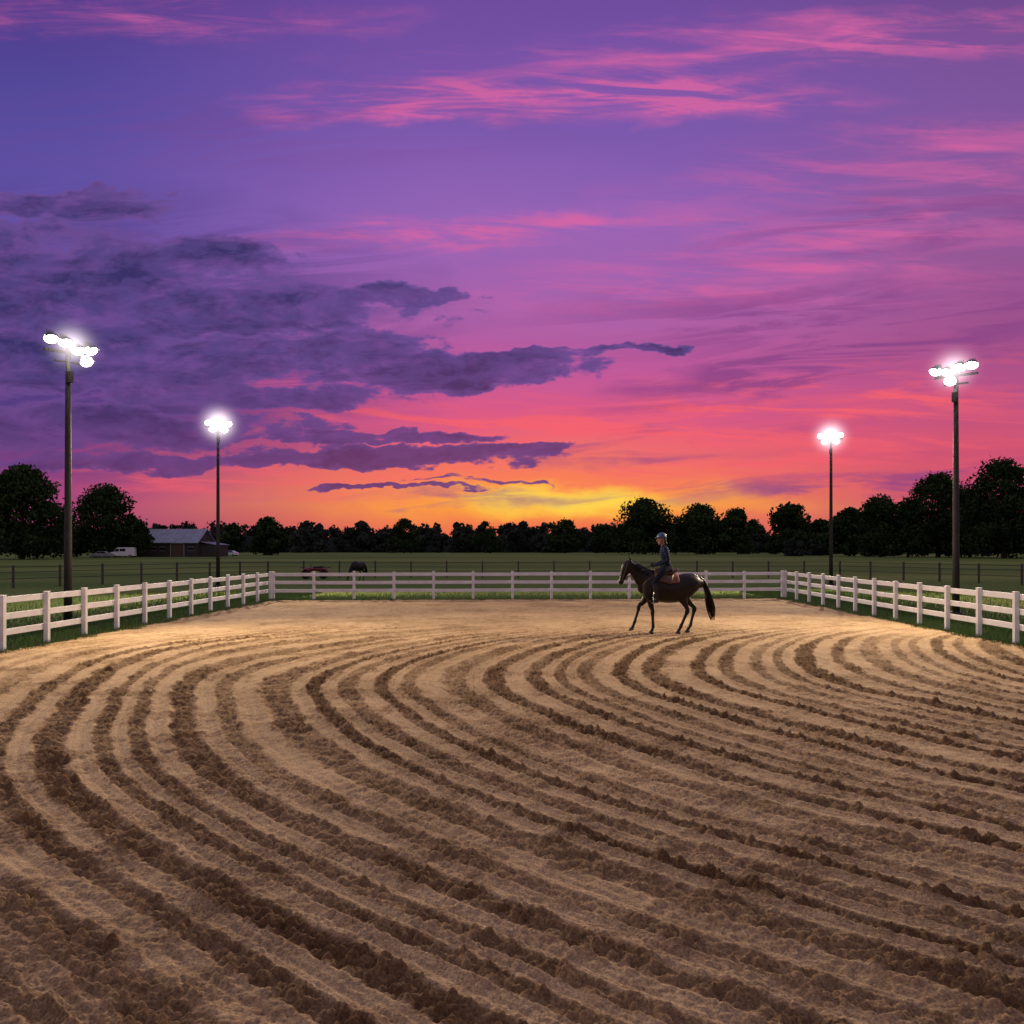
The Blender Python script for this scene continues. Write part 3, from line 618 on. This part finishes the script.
def make_horse(name,loc,rz,graze=False,scale=1):
    e=empty(name,loc,rz); e.scale=(scale,)*3
    parts=[loft([(x_,0,zc,hh,hw) for x_,zc,hh,hw in trunk],20,5)]
    parts.append(loft([(-.36,0,1.42,.08,.07),(-.18,0,1.47,.075,.07),(.02,0,1.40,.06,.08)],12,4))
    if graze:
        nk=[(-.38,0,1.22,.27,.15),(-.62,0,1.06,.20,.11),(-.82,0,.80,.15,.09),(-.95,0,.58,.12,.08)]; hd=[(-.95,0,.58,.11,.08),(-1.02,0,.45,.125,.085),(-1.08,0,.30,.09,.065),(-1.12,0,.16,.065,.055),(-1.13,0,.09,.055,.05)]
    else:
        nk=[(-.34,0,1.24,.30,.16),(-.50,0,1.36,.27,.14),(-.66,0,1.51,.205,.11),(-.79,0,1.635,.155,.092),(-.88,0,1.70,.12,.08)]
        hd=[(-.87,0,1.735,.090,.07),(-.925,0,1.655,.132,.085),(-.975,0,1.55,.118,.078),(-1.02,0,1.44,.086,.062),(-1.06,0,1.33,.068,.052),(-1.085,0,1.26,.066,.054),(-1.10,0,1.225,.050,.045)]
    parts+= [loft(nk,16,5),loft(hd,16,5)]
    parts.append(loft([(.55,0,1.36,.12,.16),(.70,0,1.34,.13,.15),(.84,0,1.33,.06,.05)],12,4))
    if not graze:
        parts+=fore(-.13,(-.40,.87),(-.33,.50),(-.315,.17),(-.345,.075),1)
        parts+=fore(.13,(-.44,.88),(-.63,.60),(-.735,.26),(-.775,.15),1)
        parts+=hind(-.14,(.40,.90),(.52,.54),(.36,.175),(.315,.075)); parts+=hind(.14,(.50,.90),(.75,.56),(.655,.19),(.60,.08))
        hf=[hoof(-.36,-.13,-.01),hoof(-.80,.13,.06,-.25),hoof(.30,-.14,-.01),hoof(.585,.14,-.005)]
    else:
        parts+=fore(-.13,(-.40,.87),(-.42,.50),(-.42,.17),(-.45,.075),1)+fore(.13,(-.40,.87),(-.36,.50),(-.35,.17),(-.38,.075),1)
        parts+=hind(-.14,(.48,.90),(.70,.54),(.64,.175),(.60,.075))+hind(.14,(.45,.90),(.62,.54),(.54,.175),(.50,.075)); hf=[hoof(-.46,-.13,-.01),hoof(-.39,.13,-.01),hoof(.59,-.14,-.01),hoof(.49,.14,-.01)]
    if not graze:
        for s_ in(-1,1): parts.append(loft([(-.865,s_*.05,1.79,.032,.028),(-.875,s_*.062,1.86,.028,.020),(-.895,s_*.062,1.92,.010,.008)],8,3))
        parts.append(loft([(-.90,0,1.56,.06,.07),(-.88,0,1.60,.05,.065)],10,2))
    organic('body',parts,e,coat,.013,4)
    solid('hooves',hf,e,hoofm,True)
    if not graze:
        solid('eyes',[loft([(-.965,s_*.070,1.645,.014),(-.965,s_*.085,1.645,.014)],8,2,ref=(1,0,0)) for s_ in(-1,1)],e,dark,True)
    st=[]
    R=random.Random(3)
    for i in range(170):
        a_=R.uniform(-1,1); b_=R.uniform(-1,1); k_=R.uniform(.72,1.06)
        st.append(strand([(.86,.03*a_,1.36+.02*b_),(.96+.015*b_,.05*a_,1.36-.09*k_),(1.04+.05*b_,.08*a_,1.36-.36*k_),(1.09+.085*b_,.10*a_,1.36-.62*k_),(1.14+.09*b_,.09*a_,1.36-.84*k_),(1.18+.06*b_,.06*a_,1.36-1.0*k_)],.011))
    st.append(loft([(.84,0,1.37,.045),(.95,0,1.27,.05),(1.03,0,1.0,.06,.05),(1.08,0,.75,.055,.045),(1.12,0,.55,.02)],10,4))
    solid('tail',st,e,hairm,True)
    if not graze:
        st=[]
        for i in range(110):
            t=R.random(); x_=-.86+.52*t; z_=1.81-.30*t-.02*math.sin(t*3); s_=-1 if R.random()<.75 else 1; l_=R.uniform(.14,.24)
            st.append(strand([(x_,0,z_),(x_+.01,s_*.075,z_-.03),(x_+.02,s_*(.10+.03*t),z_-l_*.6),(x_+R.uniform(.01,.05),s_*(.11+.05*t),z_-l_)],.010))
        for i in range(16):
            st.append(strand([(-.90,R.uniform(-.02,.02),1.80),(-.98,R.uniform(-.03,.03),1.75),(-1.03,R.uniform(-.04,.04),1.65)],.008))
        solid('mane',st,e,hairm,True)
    return e
hX,hY=(665-512)/F*21.07,21.07
horse=make_horse('horse',(hX,hY,.0),0)
gx,gy=gp(357,580); make_horse('horse.001',(gx,gy,-.05),math.radians(62),True,.85)
leather=simple('brown_leather',(.10,.04,.018),.4,var=.4,scale=12); blackl=simple('black_leather',(.010,.008,.008),.45,var=.2); padm=simple('saddle_cloth',(.20,.075,.06),.85,var=.2,scale=8); metalm=simple('steel',(.6,.6,.6),.25,metal=1,var=.1)
tx=np.array(trunk)
def shell(x0,x1,a0,a1,off,th=.02,nx=14,na=24,fx=None):
    V=[]
    for lay in(off,off+th):
        for i in range(nx):
            u=i/(nx-1)
            for j in range(na):
                an=math.radians(a0+(a1-a0)*j/(na-1)); x_=x0+(x1-x0)*u+(fx(an) if fx else 0)
                zc,hh,hw=[np.interp(x_,tx[:,0],tx[:,c]) for c in(1,2,3)]
                V.append(Vector((x_,math.sin(an)*(hw+lay),zc+math.cos(an)*(hh+lay))))
    g_=lambda l,i,j:l*nx*na+i*na+j; Fc=[]
    for i in range(nx-1):
        for j in range(na-1):
            Fc.append((g_(0,i,j),g_(0,i,j+1),g_(0,i+1,j+1),g_(0,i+1,j))); Fc.append((g_(1,i,j),g_(1,i+1,j),g_(1,i+1,j+1),g_(1,i,j+1)))
    for i in range(nx-1):
        for j in(0,na-1): Fc.append((g_(0,i,j),g_(0,i+1,j),g_(1,i+1,j),g_(1,i,j)))
    for j in range(na-1):
        for i in(0,nx-1): Fc.append((g_(0,i,j),g_(1,i,j),g_(1,i,j+1),g_(0,i,j+1)))
    return V,Fc
solid('saddle_cloth',[shell(-.28,.31,-66,66,.012,.014)],horse,padm,True)
solid('saddle_flaps',[shell(-.22,.20,-70,70,.03,.014,fx=lambda an:-.10*abs(math.sin(an))**2)],horse,leather,True)
organic('saddle_seat',[loft([(-.22,0,1.56,.045,.05),(-.12,0,1.52,.05,.10),(.05,0,1.475,.055,.15),(.20,0,1.51,.05,.16),(.29,0,1.57,.03,.13)],14,5)],horse,leather,.012,3)
solid('girth',[shell(-.27,-.18,88,272,.012,.012)],horse,blackl,True)
def hoop(c,tdir,a_,b_,r,seg=20):
    t=Vector(tdir).normalized(); Lr=Vector((0,1,0)); N=Lr.cross(t)
    pts=[Vector(c)+N*a_*math.cos(q)+Lr*b_*math.sin(q) for q in [2*math.pi*k_/seg for k_ in range(seg+1)]]
    V=[];Fc=[]
    for i,p in enumerate(pts):
        rad=(p-Vector(c)).normalized()
        for d_ in((1,1),(1,-1),(-1,-1),(-1,1)): V.append(p+rad*r*.4*d_[0]+t*r*d_[1])
    for i in range(seg):
        for k_ in range(4): Fc.append((i*4+k_,i*4+(k_+1)%4,i*4+4+(k_+1)%4,i*4+4+k_))
    return V,Fc
solid('bridle',[hoop((-1.035,0,1.40),(-.35,0,-1),.085,.066,.014),hoop((-.91,0,1.70),(-.8,0,-.6),.13,.088,.013),hoop((-.87,0,1.71),(.2,0,1),.12,.09,.012)]+[loft([(-.93,s_*.084,1.74,.010),(-.985,s_*.086,1.55,.010),(-1.06,s_*.062,1.31,.010)],6,4) for s_ in(-1,1)],horse,blackl,True)
solid('bit',[hoop((-1.06,s_*.064,1.30),(0,1,0.01),.03,.001,.004) for s_ in(-1,1)]+[loft([(-1.06,-.065,1.30,.008),(-1.06,.065,1.30,.008)],6,3,ref=(1,0,0))],horse,metalm)
solid('breastplate',[loft([(-.30,s_*.16,1.42,.014),(-.46,s_*.19,1.30,.014),(-.58,s_*.12,1.18,.014),(-.625,0,1.12,.014)],6,5,ref=(0,0,1)) for s_ in(-1,1)],horse,leather,True)

# ================= RIDER =================
rider=empty('horse_rider',(hX,hY,0))
jack=simple('navy_jacket',(.009,.017,.046),.85,var=.35,scale=7,bump=.15,spec=.12); bree=simple('grey_breeches',(.011,.014,.026),.85,var=.25,scale=8,spec=.12); skin=simple('skin',(.30,.17,.12),.55,var=.08,spec=.2); helm=simple('riding_helmet',(.03,.085,.17),.45,var=.15); glove=simple('riding_gloves',(.02,.02,.025),.7); hair=simple('brown_hair',(.03,.018,.012),.6)
tp=[loft([(.05,0,1.60,.125,.165),(.035,0,1.70,.11,.15),(.02,0,1.80,.10,.14),(-.005,0,1.95,.12,.172),(-.02,0,2.06,.105,.175),(-.035,0,2.125,.07,.11),(-.04,0,2.165,.05,.06)],18,5)]
for s_ in(-1,1):
    tp.append(loft([(-.02,s_*.13,2.085,.055),(-.02,s_*.185,2.06,.062),(.0,s_*.215,1.94,.052),(.03,s_*.235,1.81,.045),(-.06,s_*.20,1.745,.043),(-.17,s_*.135,1.70,.035),(-.245,s_*.095,1.685,.029)],12,5))
organic('jacket',tp,rider,jack,.011,3)
bp_=[loft([(.06,0,1.57,.14,.16),(.05,0,1.66,.125,.16)],16,3)]
for s_ in(-1,1): bp_.append(loft([(.05,s_*.09,1.60,.10,.09),(-.08,s_*.20,1.52,.09,.08),(-.22,s_*.285,1.38,.075,.065),(-.31,s_*.32,1.25,.062,.055),(-.30,s_*.325,1.14,.055,.05)],14,5))
organic('breeches',bp_,rider,bree,.011,3)
bo=[]
for s_ in(-1,1):
    bo.append(loft([(-.305,s_*.325,1.21,.062,.056),(-.285,s_*.33,1.08,.062,.055),(-.265,s_*.33,.95,.045,.042),(-.26,s_*.33,.87,.042,.038),(-.265,s_*.33,.815,.045,.038)],14,5))
    bo.append(loft([(-.235,s_*.33,.80,.036,.033),(-.32,s_*.335,.80,.038,.04),(-.40,s_*.34,.81,.026,.038),(-.44,s_*.34,.812,.018,.026)],12,4))
organic('boots',bo,rider,blackl,.009,2)
solid('stirrups',[loft([(-.20,s_*.30,1.40,.008,.014),(-.33,s_*.335,1.0,.008,.014),(-.345,s_*.335,.93,.008,.014)],6,3) for s_ in(-1,1)]+[box((-.345,s_*.335,.757),(.06,.12,.014)) for s_ in(-1,1)]+[loft([(-.345,s_*.335+q_*.055,.757,.007),(-.345,s_*.335+q_*.05,.85,.007),(-.345,s_*.335,.93,.007)],6,3) for s_ in(-1,1) for q_ in(-1,1)],rider,metalm,True)
hp=[loft([(-.035,0,2.12,.055,.052),(-.055,0,2.20,.052,.05),(-.07,0,2.26,.055,.055)],12,3),
    loft([(-.12,0,2.205,.045,.04),(-.105,0,2.235,.072,.055),(-.09,0,2.28,.092,.068),(-.085,0,2.34,.10,.076),(-.08,0,2.40,.085,.068)],16,4),
    loft([(-.175,0,2.325,.012),(-.192,0,2.295,.016),(-.198,0,2.275,.017,.018),(-.18,0,2.262,.012)],8,3),
    loft([(-.165,0,2.248,.012,.022),(-.172,0,2.236,.012,.022)],8,2),loft([(-.155,0,2.213,.018,.02),(-.15,0,2.205,.016,.02)],8,2)]
for s_ in(-1,1): hp.append(loft([(-.075,s_*.078,2.325,.022,.009),(-.075,s_*.080,2.28,.014,.008)],8,3))
organic('head',hp,rider,skin,.006,1)
solid('eyes',[loft([(-.172,s_*.032,2.315,.009),(-.175,s_*.034,2.315,.008)],8,2) for s_ in(-1,1)],rider,dark,True)
organic('hair',[loft([(-.03,0,2.33,.062,.070),(-.01,0,2.27,.048,.056),(.0,0,2.22,.036,.038)],12,4),loft([(.02,0,2.22,.034,.034),(.03,0,2.20,.032,.032)],10,3)],rider,hair,.008,2)
V=[];Fc=[];sg=24;rg=10
for i in range(rg+1):
    ph=math.pi/2*i/rg; 
    for k_ in range(sg): t=2*math.pi*k_/sg; V.append(Vector((-.08+.124*math.cos(t)*math.cos(ph),.102*math.sin(t)*math.cos(ph),2.355+.13*math.sin(ph))))
Fc=[(i*sg+k_,i*sg+(k_+1)%sg,(i+1)*sg+(k_+1)%sg,(i+1)*sg+k_) for i in range(rg) for k_ in range(sg)]+[tuple(range(sg))]
brim=loft([(-.17,0,2.365,.012,.080),(-.215,0,2.355,.008,.065),(-.245,0,2.345,.006,.035)],14,4)
solid('helmet',[(V,Fc),brim],rider,helm,True)
solid('chin_strap',[loft([(-.08,s_*.092,2.36,.006),(-.10,s_*.078,2.27,.006),(-.12,s_*.03,2.188,.006),(-.12,0,2.183,.006)],6,4) for s_ in(-1,1)],rider,blackl,True)
for s_ in(-1,1):
    c=Vector((-.285,s_*.075,1.675)); hd_=[loft([(c.x+.045,s_*.092,1.683,.028,.024),(c.x+.0,c.y,1.678,.042,.020),(c.x-.04,c.y-s_*.006,1.676,.040,.017)],10,4)]
    for fi,(dz,ln) in enumerate([(.030,.9),(.010,1.0),(-.010,.95),(-.029,.78)]):
        x0=c.x-.045; yy0=c.y; zz=c.z+dz
        hd_.append(loft([(x0+.012,yy0,zz,.0095),(x0-.028*ln,yy0-s_*.002,zz,.009),(x0-.040*ln,yy0-s_*.022*ln,zz-.002,.0085),(x0-.022*ln,yy0-s_*.040*ln,zz-.003,.008),(x0+.002,yy0-s_*.036*ln,zz-.003,.0075)],8,3,ref=(0,0,1)))
    hd_.append(loft([(c.x-.005,c.y-s_*.005,c.z+.036,.012),(c.x-.035,c.y-s_*.018,c.z+.052,.0105),(c.x-.062,c.y-s_*.028,c.z+.044,.009)],8,3,ref=(0,1,0)))
    o=solid('hand_'+('left' if s_<0 else 'right'),hd_,rider,glove,True)
solid('reins',[loft([(-1.06,s_*.065,1.30,.007),(-.80,s_*.13,1.44,.007),(-.52,s_*.12,1.57,.007),(-.325,s_*.055,1.67,.007),(-.27,s_*.05,1.60,.007),(-.30,0,1.52,.007)],6,5) for s_ in(-1,1)],horse,blackl,True)
